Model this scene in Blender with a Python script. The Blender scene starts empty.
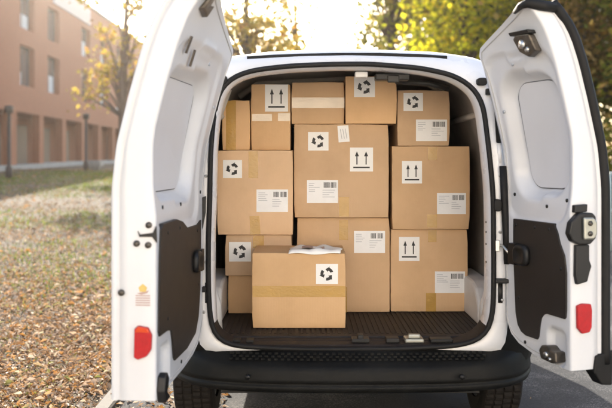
import bpy, bmesh, math, random
import numpy as np
from mathutils import Vector, Matrix
random.seed(7)
SC = bpy.context.scene
COL = SC.collection
PI = math.pi
HAZE = .00036
F, CX, HY, CAMZ = 822.0, 306.0, 160.0, 1.39

def X_at(px, y): return (px - CX) / F * y
def Z_at(py, y): return CAMZ - (py - HY) / F * y

# ------------------------------------------------------------------ materials
def new_mat(name):
    m = bpy.data.materials.new(name)
    m.use_nodes = True
    nt = m.node_tree
    b = nt.nodes['Principled BSDF']
    return m, nt, b

def ramp(nt, stops, interp='LINEAR'):
    r = nt.nodes.new('ShaderNodeValToRGB')
    r.color_ramp.interpolation = interp
    e = r.color_ramp.elements
    while len(e) < len(stops): e.new(0.5)
    for el, (p, c) in zip(e, stops):
        el.position = p
        el.color = (c[0], c[1], c[2], 1)
    return r

def noise(nt, scale, detail=4, rough=.55, vec=None, stretch=None):
    n = nt.nodes.new('ShaderNodeTexNoise')
    n.inputs['Scale'].default_value = scale
    n.inputs['Detail'].default_value = detail
    n.inputs['Roughness'].default_value = rough
    if vec is None:
        tc = nt.nodes.new('ShaderNodeTexCoord')
        vec = tc.outputs['Object']
    if stretch:
        mp = nt.nodes.new('ShaderNodeMapping')
        mp.inputs['Scale'].default_value = stretch
        nt.links.new(vec, mp.inputs['Vector'])
        vec = mp.outputs['Vector']
    nt.links.new(vec, n.inputs['Vector'])
    return n

def bump(nt, b, height, strength=.2, dist=.01):
    bp = nt.nodes.new('ShaderNodeBump')
    bp.inputs['Strength'].default_value = strength
    bp.inputs['Distance'].default_value = dist
    nt.links.new(height, bp.inputs['Height'])
    nt.links.new(bp.outputs['Normal'], b.inputs['Normal'])
    return bp

def simple(name, col, rough=.5, metal=0, var=.12, nscale=12, bstr=0, bscale=60, coat=0, spec=.5, stretch=None):
    m, nt, b = new_mat(name)
    lo = [c * (1 - var) for c in col]
    hi = [min(1, c * (1 + var)) for c in col]
    n = noise(nt, nscale, stretch=stretch)
    r = ramp(nt, [(.3, lo), (.7, hi)])
    nt.links.new(n.outputs['Fac'], r.inputs['Fac'])
    nt.links.new(r.outputs['Color'], b.inputs['Base Color'])
    b.inputs['Metallic'].default_value = metal
    b.inputs['Specular IOR Level'].default_value = spec
    b.inputs['Coat Weight'].default_value = coat
    rr = nt.nodes.new('ShaderNodeMapRange')
    rr.inputs['To Min'].default_value = max(.02, rough - .08)
    rr.inputs['To Max'].default_value = min(1, rough + .08)
    nt.links.new(n.outputs['Fac'], rr.inputs['Value'])
    nt.links.new(rr.outputs['Result'], b.inputs['Roughness'])
    if bstr:
        n2 = noise(nt, bscale)
        bump(nt, b, n2.outputs['Fac'], bstr, .004)
    return m

M = {}
M['paint'] = simple('white_paint', (.66, .665, .685), .28, var=.025, nscale=4, coat=.4)
M['paint_in'] = simple('door_inner_paint', (.60, .605, .625), .36, var=.03, nscale=4, coat=.15)
M['blank'] = simple('window_blank', (.60, .60, .62), .4, var=.03, nscale=5)
M['rubber'] = simple('black_rubber', (.009, .0085, .0085), .6, spec=.25, var=.3)
M['black'] = simple('black_plastic', (.010, .0095, .0095), .45, spec=.35, var=.3)
M['bumper'] = simple('grey_plastic', (.0085, .0085, .008), .5, spec=.14, var=.45, nscale=5, bstr=.25, bscale=420)
M['panel'] = simple('brown_panel', (.024, .020, .018), .5, spec=.22, var=.18, nscale=5, bstr=.2, bscale=300)
M['lining'] = simple('lining', (.40, .365, .33), .6, var=.25, nscale=5, bstr=.3, bscale=90)
M['arch'] = simple('arch_paint', (.62, .61, .60), .45, var=.08, nscale=9)
M['steel'] = simple('steel', (.55, .54, .52), .3, metal=.9, var=.1)
M['brass'] = simple('brass', (.36, .36, .32), .38, metal=.75, var=.15)
M['darkmetal'] = simple('dark_metal', (.10, .085, .07), .4, metal=.6, var=.4, nscale=40)
M['red'] = simple('red_reflector', (.40, .006, .010), .35, var=.12, nscale=60, coat=.15, spec=.3, bstr=.5, bscale=260)
M['orange'] = simple('orange_reflector', (.55, .055, .012), .2, var=.1, coat=.5)
M['tyre'] = simple('tyre_rubber', (.016, .0135, .012), .85, spec=.2, var=.3, nscale=30, bstr=.3, bscale=200)
M['rim'] = simple('rim_grey', (.3, .3, .31), .35, metal=.7)
M['sticker'] = simple('white_sticker', (.80, .80, .79), .45, var=.02)
M['label'] = simple('white_label', (.80, .805, .815), .42, var=.03, nscale=18)
M['ink'] = simple('black_ink', (.02, .02, .022), .6, var=.1)
M['greyink'] = simple('grey_ink', (.42, .44, .48), .6, var=.1)
M['yellow'] = simple('yellow_print', (.55, .40, .12), .5)
M['redink'] = simple('red_print', (.40, .27, .24), .5)
M['concrete'] = simple('pale_concrete', (.42, .40, .37), .85, var=.25, nscale=7, bstr=.4, bscale=50)
M['gasket'] = simple('grey_gasket', (.10, .10, .105), .6)
M['sealer'] = simple('seam_sealer', (.46, .455, .45), .6, var=.1)
M['kerb'] = simple('kerb_stone', (.09, .083, .075), .9, var=.35, nscale=6, bstr=.5, bscale=60)
M['greenpost'] = simple('pale_green_paint', (.46, .52, .47), .5, var=.08)
M['lamp'] = simple('dark_post', (.07, .045, .035), .55, var=.15)
M['lampglass'] = simple('frosted_lamp', (.55, .5, .45), .35)
M['bark'] = simple('bark', (.10, .07, .05), .9, var=.4, nscale=8, bstr=.8, bscale=25, stretch=(1, 1, .2))
M['barklight'] = simple('bark_light', (.17, .11, .08), .9, var=.4, nscale=8, bstr=.8, bscale=25, stretch=(1, 1, .2))

# cargo floor: ribbed dark mat with scuffs
m, nt, b = new_mat('cargo_mat')
n = noise(nt, 7, 6, .7)
r = ramp(nt, [(.35, (.017, .0135, .012)), (.62, (.026, .020, .0175)), (.80, (.07, .054, .045))])
nt.links.new(n.outputs['Fac'], r.inputs['Fac']); nt.links.new(r.outputs['Color'], b.inputs['Base Color'])
b.inputs['Roughness'].default_value = .6; b.inputs['Specular IOR Level'].default_value = .25
n2 = noise(nt, 90, 3); bump(nt, b, n2.outputs['Fac'], .3, .004)
M['mat'] = m

# cardboard
m, nt, b = new_mat('cardboard')
tc = nt.nodes.new('ShaderNodeTexCoord')
oi = nt.nodes.new('ShaderNodeObjectInfo')
n1 = noise(nt, 5, 5, .6, tc.outputs['Object'])
n2 = noise(nt, 45, 3, .6, tc.outputs['Object'], (1, 1, .35))
mx = nt.nodes.new('ShaderNodeMath'); mx.operation = 'MULTIPLY_ADD'
nt.links.new(n2.outputs['Fac'], mx.inputs[0]); mx.inputs[1].default_value = .12
nt.links.new(n1.outputs['Fac'], mx.inputs[2])
r = ramp(nt, [(.36, (.64, .405, .208)), (.72, (.685, .44, .235))])
nt.links.new(mx.outputs[0], r.inputs['Fac'])
n3 = noise(nt, 2.2, 6, .7, tc.outputs['Object'])
r3 = ramp(nt, [(.38, (.86, .86, .86)), (.56, (1, 1, 1))]); nt.links.new(n3.outputs['Fac'], r3.inputs['Fac'])
mm = nt.nodes.new('ShaderNodeMix'); mm.data_type = 'RGBA'; mm.blend_type = 'MULTIPLY'; mm.inputs['Factor'].default_value = .55
nt.links.new(r.outputs['Color'], mm.inputs['A']); nt.links.new(r3.outputs['Color'], mm.inputs['B'])
hs = nt.nodes.new('ShaderNodeHueSaturation')
mr = nt.nodes.new('ShaderNodeMapRange'); mr.inputs['To Min'].default_value = .84; mr.inputs['To Max'].default_value = 1.06
nt.links.new(oi.outputs['Random'], mr.inputs['Value']); nt.links.new(mr.outputs['Result'], hs.inputs['Value'])
m2 = nt.nodes.new('ShaderNodeMath'); m2.operation = 'FRACT'; m3 = nt.nodes.new('ShaderNodeMath'); m3.operation = 'MULTIPLY'; m3.inputs[1].default_value = 7.3
nt.links.new(oi.outputs['Random'], m3.inputs[0]); nt.links.new(m3.outputs[0], m2.inputs[0])
m4 = nt.nodes.new('ShaderNodeMapRange'); m4.inputs['To Min'].default_value = .82; m4.inputs['To Max'].default_value = 1.04
nt.links.new(m2.outputs[0], m4.inputs['Value']); nt.links.new(m4.outputs['Result'], hs.inputs['Saturation'])
nt.links.new(mm.outputs['Result'], hs.inputs['Color']); nt.links.new(hs.outputs['Color'], b.inputs['Base Color'])
b.inputs['Roughness'].default_value = .62
b.inputs['Specular IOR Level'].default_value = .35
wv = nt.nodes.new('ShaderNodeTexWave'); wv.bands_direction = 'X'
wv.inputs['Scale'].default_value = 40; wv.inputs['Distortion'].default_value = 1.5
nt.links.new(tc.outputs['Object'], wv.inputs['Vector'])
ad = nt.nodes.new('ShaderNodeMath'); ad.operation = 'MULTIPLY_ADD'; ad.inputs[1].default_value = .03
nt.links.new(wv.outputs['Fac'], ad.inputs[0]); nt.links.new(n1.outputs['Fac'], ad.inputs[2])
bump(nt, b, ad.outputs[0], .25, .012)
M['card'] = m

def tape_mat(name, col, rough):
    m, nt, b = new_mat(name)
    n = noise(nt, 9, 3, .5, None, (1, 1, 1.6))
    r = ramp(nt, [(.3, [c * .92 for c in col]), (.7, [c * 1.07 for c in col])])
    nt.links.new(n.outputs['Fac'], r.inputs['Fac']); nt.links.new(r.outputs['Color'], b.inputs['Base Color'])
    b.inputs['Roughness'].default_value = rough
    b.inputs['Coat Weight'].default_value = .2; b.inputs['Coat Roughness'].default_value = .12
    vr = nt.nodes.new('ShaderNodeTexVoronoi'); vr.feature = 'DISTANCE_TO_EDGE'; vr.inputs['Scale'].default_value = 5
    nt.links.new(n.outputs['Color'], vr.inputs['Vector'])
    bump(nt, b, vr.outputs['Distance'], .16, .008)
    return m
M['tape'] = tape_mat('brown_tape', (.47, .27, .06), .24)
M['cleartape'] = tape_mat('clear_tape', (.70, .58, .44), .16)

# leaves: colour differs from leaf to leaf
def leaf_mat(name, stops, trans=.45, spec=.15):
    m, nt, b = new_mat(name)
    g = nt.nodes.new('ShaderNodeNewGeometry')
    r = ramp(nt, stops)
    nt.links.new(g.outputs['Random Per Island'], r.inputs['Fac'])
    nt.links.new(r.outputs['Color'], b.inputs['Base Color'])
    b.inputs['Roughness'].default_value = .7
    b.inputs['Specular IOR Level'].default_value = spec
    t = nt.nodes.new('ShaderNodeBsdfTranslucent')
    nt.links.new(r.outputs['Color'], t.inputs['Color'])
    mix = nt.nodes.new('ShaderNodeMixShader'); mix.inputs[0].default_value = trans
    nt.links.new(b.outputs[0], mix.inputs[1]); nt.links.new(t.outputs[0], mix.inputs[2])
    nt.links.new(mix.outputs[0], nt.nodes['Material Output'].inputs['Surface'])
    return m
M['leaf_ground'] = leaf_mat('fallen_leaf', [(0, (.34, .23, .14)), (.16, (.50, .39, .30)), (.30, (.54, .27, .08)), (.38, (.13, .075, .04)), (.55, (.60, .51, .42)), (.66, (.44, .22, .075)), (.74, (.20, .12, .07)), (.86, (.42, .30, .20)), (.93, (.24, .25, .06)), (1, (.70, .61, .48))], .28)
M['grass'] = leaf_mat('grass_blade', [(0, (.08, .13, .015)), (.5, (.16, .22, .03)), (1, (.28, .30, .06))], .4)
M['leaf_yellow'] = leaf_mat('yellow_leaf', [(0, (.22, .17, .03)), (.4, (.36, .27, .04)), (.75, (.46, .31, .05)), (1, (.28, .13, .04))])
M['leaf_lime'] = leaf_mat('lime_leaf', [(0, (.20, .23, .02)), (.3, (.50, .50, .025)), (.75, (.78, .70, .035)), (1, (.72, .52, .05))], .6)
M['leaf_olive'] = leaf_mat('olive_leaf', [(0, (.12, .14, .02)), (.5, (.25, .25, .04)), (.85, (.40, .34, .06)), (1, (.45, .26, .07))])
M['leaf_dark'] = leaf_mat('dark_leaf', [(0, (.06, .07, .012)), (.4, (.16, .17, .02)), (.66, (.34, .31, .035)), (.82, (.44, .30, .06)), (1, (.60, .36, .12))], .5)
M['leaf_orange'] = leaf_mat('orange_leaf', [(0, (.10, .07, .02)), (.4, (.22, .14, .03)), (.8, (.36, .19, .04)), (1, (.40, .26, .10))])

# ground
m, nt, b = new_mat('leafy_ground')
tc = nt.nodes.new('ShaderNodeTexCoord')
n1 = noise(nt, .35, 6, .6, tc.outputs['Object'])
n2 = noise(nt, 14, 6, .75, tc.outputs['Object'])
r1 = ramp(nt, [(.3, (.025, .016, .010)), (.48, (.06, .042, .024)), (.6, (.12, .085, .052)), (.75, (.075, .085, .022))])
r2 = ramp(nt, [(.35, (.06, .075, .015)), (.6, (.16, .16, .045))])
nt.links.new(n2.outputs['Fac'], r1.inputs['Fac']); nt.links.new(n2.outputs['Fac'], r2.inputs['Fac'])
rm = ramp(nt, [(.6, (0, 0, 0)), (.72, (1, 1, 1))]); nt.links.new(n1.outputs['Fac'], rm.inputs['Fac'])
mixc = nt.nodes.new('ShaderNodeMix'); mixc.data_type = 'RGBA'
nt.links.new(rm.outputs['Color'], mixc.inputs['Factor'])
nt.links.new(r1.outputs['Color'], mixc.inputs['A']); nt.links.new(r2.outputs['Color'], mixc.inputs['B'])
nt.links.new(mixc.outputs['Result'], b.inputs['Base Color'])
b.inputs['Roughness'].default_value = .95
bump(nt, b, n2.outputs['Fac'], .9, .06)
M['ground'] = m

m, nt, b = new_mat('asphalt')
tc = nt.nodes.new('ShaderNodeTexCoord')
n1 = noise(nt, .8, 5, .6, tc.outputs['Object']); n2 = noise(nt, 110, 3, .7, tc.outputs['Object'])
ad = nt.nodes.new('ShaderNodeMath'); ad.operation = 'MULTIPLY_ADD'; ad.inputs[1].default_value = .7
nt.links.new(n2.outputs['Fac'], ad.inputs[0]); nt.links.new(n1.outputs['Fac'], ad.inputs[2])
r = ramp(nt, [(.55, (.026, .028, .032)), (.9, (.048, .050, .055)), (1.0, (.15, .15, .15))])
nt.links.new(ad.outputs[0], r.inputs['Fac']); nt.links.new(r.outputs['Color'], b.inputs['Base Color'])
b.inputs['Roughness'].default_value = .9; b.inputs['Specular IOR Level'].default_value = .12; bump(nt, b, n2.outputs['Fac'], .6, .01)
M['asphalt'] = m

m, nt, b = new_mat('brick_wall')
tc = nt.nodes.new('ShaderNodeTexCoord')
sp = nt.nodes.new('ShaderNodeSeparateXYZ'); cb = nt.nodes.new('ShaderNodeCombineXYZ')
nt.links.new(tc.outputs['Object'], sp.inputs[0])
sm = nt.nodes.new('ShaderNodeMath'); nt.links.new(sp.outputs['X'], sm.inputs[0]); nt.links.new(sp.outputs['Y'], sm.inputs[1])
nt.links.new(sm.outputs[0], cb.inputs['X']); nt.links.new(sp.outputs['Z'], cb.inputs['Y'])
bk = nt.nodes.new('ShaderNodeTexBrick'); bk.inputs['Scale'].default_value = 4
bk.inputs['Color1'].default_value = (.45, .16, .075, 1); bk.inputs['Color2'].default_value = (.39, .14, .066, 1); bk.inputs['Mortar'].default_value = (.32, .22, .16, 1)
bk.inputs['Mortar Size'].default_value = .012
nt.links.new(cb.outputs[0], bk.inputs['Vector']); nt.links.new(bk.outputs['Color'], b.inputs['Base Color'])
b.inputs['Roughness'].default_value = .9
M['brick'] = m
M['render'] = simple('pale_render', (.76, .725, .67), .85, var=.06, nscale=3)
M['glass'] = simple('window_glass', (.14, .14, .145), .06, var=.2, spec=.9, coat=1)
M['frame'] = simple('window_frame', (.16, .10, .08), .5)
M['skyglass'] = simple('attic_glass', (.34, .31, .36), .5, spec=.2)

# ------------------------------------------------------------------ mesh builder
class MB:
    def __init__(s): s.v = []; s.f = []; s.sm = []
    def add(s, verts, faces, smooth=False):
        o = len(s.v)
        s.v += [tuple(v) for v in verts]
        s.f += [tuple(i + o for i in f) for f in faces]
        s.sm += [smooth] * len(faces)
        return s
    def box(s, x0, x1, y0, y1, z0, z1):
        v = [(x0,y0,z0),(x1,y0,z0),(x1,y1,z0),(x0,y1,z0),(x0,y0,z1),(x1,y0,z1),(x1,y1,z1),(x0,y1,z1)]
        return s.add(v, [(0,3,2,1),(4,5,6,7),(0,1,5,4),(1,2,6,5),(2,3,7,6),(3,0,4,7)])
    def prism(s, poly, fn, d0, d1, smooth=False):
        """poly in (a,b); fn(a,b,d) -> point"""
        n = len(poly)
        v = [fn(a, b, d0) for a, b in poly] + [fn(a, b, d1) for a, b in poly]
        fs = [tuple(range(n))[::-1], tuple(range(n, 2*n))] + [(i, (i+1) % n, n+(i+1) % n, n+i) for i in range(n)]
        return s.add(v, fs, smooth)
    def tube(s, pts, rad, n=8, smooth=True, cap=True, closed=False):
        pts = [Vector(p) for p in pts]
        if not hasattr(rad, '__len__'): rad = [rad] * len(pts)
        vs = []; up = Vector((.13, .21, 1)).normalized()
        N = len(pts)
        for i, p in enumerate(pts):
            if closed: t = pts[(i+1) % N] - pts[i-1]
            else: t = pts[min(i+1, N-1)] - pts[max(i-1, 0)]
            t.normalize()
            a = t.cross(up)
            if a.length < .05: a = t.cross(Vector((1, 0, 0)))
            a.normalize(); b_ = t.cross(a)
            for k in range(n):
                w = 2*PI*k/n
                vs.append(p + (a*math.cos(w) + b_*math.sin(w)) * rad[i])
        fs = []
        for i in range(N if closed else N-1):
            j = (i+1) % N
            for k in range(n):
                fs.append((i*n+k, i*n+(k+1) % n, j*n+(k+1) % n, j*n+k))
        if cap and not closed:
            fs += [tuple(range(n)), tuple(range((N-1)*n, N*n))[::-1]]
        return s.add(vs, fs, smooth)
    def grid(s, rows, closed_u=False, smooth=True):
        n = len(rows[0]); v = [p for r_ in rows for p in r_]; fs = []
        for i in range(len(rows)-1):
            for k in range(n if closed_u else n-1):
                fs.append((i*n+k, i*n+(k+1) % n, (i+1)*n+(k+1) % n, (i+1)*n+k))
        return s.add(v, fs, smooth)
    def build(s, name, mat, parent=None, bevel=0, seg=2, origin=None, recalc=True):
        me = bpy.data.meshes.new(name)
        base = Vector((0, 0, 0))
        if parent is not None: base = world_of(parent)
        if origin is not None: loc = Vector(origin)
        elif parent is not None: loc = base
        else: loc = Vector((0, 0, 0))
        me.from_pydata([Vector(v) - loc for v in s.v], [], s.f)
        me.polygons.foreach_set('use_smooth', s.sm)
        if bevel or recalc:
            bm = bmesh.new(); bm.from_mesh(me)
            if recalc: bmesh.ops.recalc_face_normals(bm, faces=bm.faces)
            if bevel:
                bmesh.ops.bevel(bm, geom=list(bm.edges), offset=bevel, segments=seg, profile=.5, affect='EDGES', clamp_overlap=True)
            bm.to_mesh(me); bm.free()
        me.materials.append(mat)
        o = bpy.data.objects.new(name, me); COL.objects.link(o)
        if parent is not None: o.parent = parent
        o.location = loc - base
        return o

def world_of(o):
    v = Vector(o.location)
    while o.parent is not None:
        o = o.parent; v += Vector(o.location)
    return v

def tag(o, label=None, cat=None, group=None, kind=None):
    if label: o['label'] = label
    if cat: o['category'] = cat
    if group: o['group'] = group
    if kind: o['kind'] = kind
    return o

def empty(name, loc):
    o = bpy.data.objects.new(name, None); COL.objects.link(o); o.location = loc
    o.empty_display_size = .2
    return o

# ------------------------------------------------------------------ ground, road, kerb
GY = [-60, -20, -5, 0, 4, 8, 12, 20, 30, 45, 60, 75, 100, 160, 300]
GZ = [0, 0, 0, 0, 0, 0, .06, .22, .45, .79, 1.02, 1.12, 1.2, 1.3, 1.5]
def gz(y): return float(np.interp(y, GY, GZ))
g = MB(); xs = [-200, -60, -20, -8, -1.1, 3, 8, 20, 60, 200]
g.grid([[(x, y, gz(y)) for x in xs] for y in GY], smooth=False)
tag(g.build('ground', M['ground'], recalc=False), kind='structure')
g = MB(); rx = [-1.05, 1, 3, 6.2]
g.grid([[(x, y, gz(y) + .004) for x in rx] for y in GY[:-1]], smooth=False)
tag(g.build('road', M['asphalt'], recalc=False), kind='structure')
g = MB(); ky = [-20, -5, 0, 4, 8, 12, 20, 30, 45, 60, 75, 100]
g.grid([[(-1.06, y, gz(y)-.05), (-1.06, y, gz(y)+.04), (-1.07, y, gz(y)+.05), (-1.14, y, gz(y)+.05), (-1.15, y, gz(y)+.04), (-1.15, y, gz(y)-.05)] for y in ky], smooth=False)
tag(g.build('kerb', M['kerb'], recalc=True), kind='structure')

# unseen pale forecourt, added so sunlight bounces up onto the box fronts
g = MB(); g.grid([[(x, y, .012) for x in (-1.0, 2, 6, 14, 40)] for y in (-60, -20, -8, -3, 2.3)], smooth=False)
tag(g.build('fill_pavement', M['concrete'], recalc=False), kind='structure')

def fast_mesh(name, V, nper, facepat, mat, origin=(0, 0, 0)):
    """V: (n*nper,3) array, facepat list of tuples per item"""
    n = len(V) // nper
    me = bpy.data.meshes.new(name)
    me.vertices.add(len(V)); me.vertices.foreach_set('co', (V - np.array(origin)).astype(np.float32).ravel())
    idx = []; tot = []
    for f in facepat:
        idx.append(f); tot.append(len(f))
    flat = np.concatenate([np.array(f) for f in idx])
    allidx = (np.arange(n)[:, None] * nper + flat[None, :]).ravel()
    me.loops.add(len(allidx)); me.loops.foreach_set('vertex_index', allidx.astype(np.int32))
    tots = np.tile(np.array(tot), n); starts = np.concatenate([[0], np.cumsum(tots)[:-1]])
    me.polygons.add(len(tots)); me.polygons.foreach_set('loop_start', starts.astype(np.int32))
    me.update(calc_edges=True); me.validate()
    me.materials.append(mat)
    o = bpy.data.objects.new(name, me); COL.objects.link(o); o.location = origin
    return o

def rand_frames(rng, n, flat=0.0):
    """random orthonormal frames; flat -> normals pulled to +Z"""
    nrm = rng.normal(size=(n, 3)); nrm /= np.linalg.norm(nrm, axis=1)[:, None]
    nrm[:, 2] = np.abs(nrm[:, 2]) + flat
    nrm /= np.linalg.norm(nrm, axis=1)[:, None]
    a = rng.normal(size=(n, 3)); a -= (a * nrm).sum(1)[:, None] * nrm
    a /= np.linalg.norm(a, axis=1)[:, None]
    return a, np.cross(nrm, a), nrm

rng = np.random.default_rng(11)
def litter(n, x0, x1, ys, s0, s1, zoff=.012):
    x = rng.uniform(x0, x1, n); y = ys
    z = np.interp(y, GY, GZ) + rng.uniform(.002, zoff + .03, n)
    a, b_, nn = rand_frames(rng, n, .5)
    s = (rng.uniform(s0, s1, n) * np.exp(rng.normal(0, .28, n)))[:, None]; w = s * rng.uniform(.30, .5, n)[:, None]
    c = np.stack([x, y, z], 1); fold = nn * s * rng.uniform(.05, .35, n)[:, None]
    P = np.stack([c - a*s*.5, c - b_*w*.5 + fold - a*s*.08, c + a*s*.5 + fold*.5, c + b_*w*.5 + fold - a*s*.08, ], 1)
    return P.reshape(-1, 3)
parts = []
py_ = rng.uniform(176, 425, 104000); ys = np.clip(CAMZ * F / (py_ - HY), 3.2, 46) + rng.normal(0, .15, 104000)
zl = np.interp(ys, [3, 10, 46], [1, 1.4, 3.4])
x0_ = -1.21; x1_ = np.maximum(-ys*.48 - 1.5, -19)
xs_ = x0_ + (x1_ - x0_) * rng.random(104000)
parts.append(litter(104000, xs_, xs_ + 1e-6, ys, .016 * zl, .043 * zl))
pn_ = np.sin(xs_*1.9 + np.sin(ys*.7)*2) + np.sin(ys*1.25 + xs_*.8) + np.sin(xs_*4.1 - ys*2.3) * .6
keep = rng.random(104000) < np.clip(.72 + .36 * pn_, .2, 1)
parts[-1] = parts[-1].reshape(-1, 4, 3)[keep].reshape(-1, 3)
parts.append(litter(9000, -7, -1.21, np.clip(2 + rng.gamma(2, 2.2, 9000), 2, 20), .018, .045))
parts.append(litter(2600, -1.2, -.45, rng.uniform(3.0, 7.5, 2600), .022, .05, .0))
parts.append(litter(300, -1.05, 5.5, rng.uniform(2.5, 16, 300), .03, .07, .0))
V = np.concatenate(parts)
tag(fast_mesh('fallen_leaves', V, 4, [(0, 1, 2), (0, 2, 3)], M['leaf_ground']),
    'brown, tan and orange autumn leaves lying thickly over the lawn', 'fallen leaves', kind='stuff')
n = 46000
cx = rng.uniform(-15, -1.25, 400); cy = np.where(rng.random(400) < .42, 3 + 16 * rng.random(400) ** 1.3, rng.uniform(24, 46, 400))
k = rng.integers(0, 400, n)
gx = cx[k] + rng.normal(0, .22, n) * (1 + cy[k] * .05); gy = cy[k] + rng.normal(0, .22, n) * (1 + cy[k] * .08)
gx = np.minimum(gx, -1.22)
gzv = np.interp(gy, GY, GZ)
h = rng.uniform(.025, .085, n); wd = rng.uniform(.003, .007, n) * (1 + gy * .05)
th = rng.uniform(0, 2*PI, n); ln = rng.uniform(0, .04, n)
c = np.stack([gx, gy, gzv], 1); d = np.stack([np.cos(th), np.sin(th), 0*th], 1)
P = np.stack([c - d*wd[:, None], c + d*wd[:, None], c + np.stack([-np.sin(th)*ln, np.cos(th)*ln, h], 1)], 1).reshape(-1, 3)
tag(fast_mesh('grass', P, 3, [(0, 1, 2)], M['grass']), 'short green grass tufts showing between the fallen leaves', 'grass', kind='stuff')

# ------------------------------------------------------------------ trees
def tree(name, label, x, y, h, tr, crowns, nleaf, ls, mat, bark, seed, group=None, clumps=60, spread=.5, lean=0, fork=None, cat='tree'):
    rg = np.random.default_rng(seed); rd = random.Random(seed)
    z0 = gz(y)
    root = empty(name, (x, y, z0)); tag(root, label, cat, group)
    mb = MB()
    top = Vector((x + lean, y, z0 + h * .86))
    base = Vector((x, y, z0 - .1))
    pts = []; rr = []
    for i in range(9):
        t = i / 8
        p = base.lerp(top, t) + Vector((math.sin(t*5+seed)*.04*h*.3*t, math.cos(t*4+seed)*.03*h*.3*t, 0))
        pts.append(p); rr.append(tr * (1 - .8*t) * (1.35 if i == 0 else 1))
    if tr > 0: mb.tube(pts, rr, 9)
    cl = []
    tot = sum(c[3]*c[4]*c[5] for c in crowns)
    for (cx_, cy_, cz_, ra, rb, rc) in crowns:
        m_ = max(4, int(clumps * ra*rb*rc / tot))
        for i in range(m_):
            while True:
                q = rg.normal(size=3); q /= np.linalg.norm(q); q *= rg.uniform(.35, 1.0) ** .6
                if q[2] > -.95: break
            cl.append((x + cx_ + q[0]*ra, y + cy_ + q[1]*rb, z0 + cz_ + q[2]*rc))
    cl = np.array(cl)
    if tr > 0:
        for i in range(min(len(cl), 26)):
            e = Vector(cl[i])
            t = min(.98, max(.25, (e.z - z0) / (h*.86) * .72 + rd.uniform(-.08, .05)))
            j = t * 8; a = int(j); p0 = pts[a].lerp(pts[min(8, a+1)], j - a)
            mid = p0.lerp(e, .5) + Vector((rd.uniform(-.2, .2), rd.uniform(-.2, .2), rd.uniform(.0, .35)))
            r0 = max(.012, tr * (1-.8*t) * .5)
            mb.tube([p0, p0.lerp(mid, .6), mid, mid.lerp(e, .6), e], [r0, r0*.75, r0*.55, r0*.35, r0*.15], 5)
        mb.build('trunk', bark, root, recalc=False)
    kk = rg.integers(0, len(cl), nleaf)
    sz = rg.uniform(.6, 1.35, len(cl))[kk][:, None]
    c = cl[kk] + rg.normal(size=(nleaf, 3)) * spread * sz * np.array([1, 1, .7])
    c[:, 2] = np.maximum(c[:, 2], z0 + .05)
    a, b_, nn = rand_frames(rg, nleaf, .2)
    s = (ls * rg.uniform(.6, 1.35, nleaf))[:, None]
    P = np.stack([c - a*s*.55, c - b_*s*.36 + nn*s*.08, c + a*s*.6, c + b_*s*.36 + nn*s*.08], 1).reshape(-1, 3)
    o = fast_mesh('crown', P, 4, [(0, 1, 2), (0, 2, 3)], mat, (x, y, z0)); o.parent = root; o.location = (0, 0, 0)
    return root

GT = 'trees standing behind the van'
tree('autumn_tree', 'thin autumn tree with sparse yellow leaves against the brick facade', -8.4, 38, 11, .30,
     [(-1.2, 0, 4.6, 1.1, 1.3, 1.3), (.6, 0, 6.0, 1.6, 1.6, 2.2), (.0, 0, 9, 2.3, 2, 1.6), (1.6, 0, 3.6, 1.0, 1, 1.0)], 1900, .24, M['leaf_yellow'], M['barklight'], 3, GT, 44, .42)
tree('autumn_tree', 'slender golden tree with two clear trunks seen above the roof beside the left door', -2.2, 30, 9.5, .22,
     [(-.6, 0, 6.0, 1.3, 1.5, 1.7), (1.0, 0, 5.4, 1.4, 1.4, 1.0), (.6, 0, 8, 1.8, 1.6, 1.2), (2.1, 0, 7.3, .7, .8, .8)], 2800, .20, M['leaf_yellow'], M['bark'], 5, GT, 60, .38)
tree('autumn_tree', 'pale airy autumn tree farther back above the roof', -.5, 46, 12, .25,
     [(-1, 0, 7.4, 2.2, 1.8, 1.6), (-1.6, 0, 10.5, 1.9, 1.6, 1.4), (-4, 0, 7.6, 1.6, 1.6, 1.4)], 1500, .26, M['leaf_olive'], M['bark'], 6, GT, 40, .5)
tree('autumn_tree', 'loose olive green tree edging the white sky above the roof', 3.5, 33, 11, .24,
     [(-.2, 0, 8.8, 1.8, 1.6, 1.7), (.9, 0, 6.4, 1.5, 1.4, 1.7), (1.6, 0, 9.5, 1.8, 1.6, 1.5)], 3400, .22, M['leaf_olive'], M['bark'], 8, GT, 90, .42)
tree('autumn_tree', 'dense lime yellow tree glowing in the sun beside the right door', 5.2, 27, 11, .28,
     [(-.3, 0, 5.0, 1.7, 1.7, 1.5), (.6, 0, 6.6, 2.2, 1.8, 1.8), (.3, 0, 8.6, 2.2, 2, 1.6), (1.7, 0, 4.3, 1.4, 1.5, 1.6)], 7600, .20, M['leaf_lime'], M['bark'], 9, GT, 170, .42)
tree('woodland_tree', 'dark green woodland tree behind the right door top', 8.2, 25, 12, .3,
     [(0, 0, 4.4, 2.0, 1.6, 2.2), (.2, 0, 8, 2.3, 1.8, 2.2), (-1.0, 0, 6.6, 1.7, 1.5, 1.5)], 8000, .20, M['leaf_dark'], M['bark'], 12, GT, 150, .45)
tree('woodland_tree', 'broad dark tree at the right edge with yellow flecked leaves', 9.4, 21, 11, .3,
     [(0, 0, 4.2, 2.0, 1.6, 2.0), (.8, 0, 7, 2.4, 1.8, 2.0), (2.4, .5, 4.6, 1.8, 1.6, 2)], 8500, .19, M['leaf_dark'], M['bark'], 13, GT, 150, .42)
tree('autumn_tree', 'orange brown tree among the dark trees right of the open door', 7.1, 22.5, 6.2, .18,
     [(0, 0, 3.5, .9, .9, 1.2), (.4, 0, 4.6, .9, .9, .8)], 2600, .17, M['leaf_orange'], M['bark'], 15, GT, 46, .3)
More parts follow.
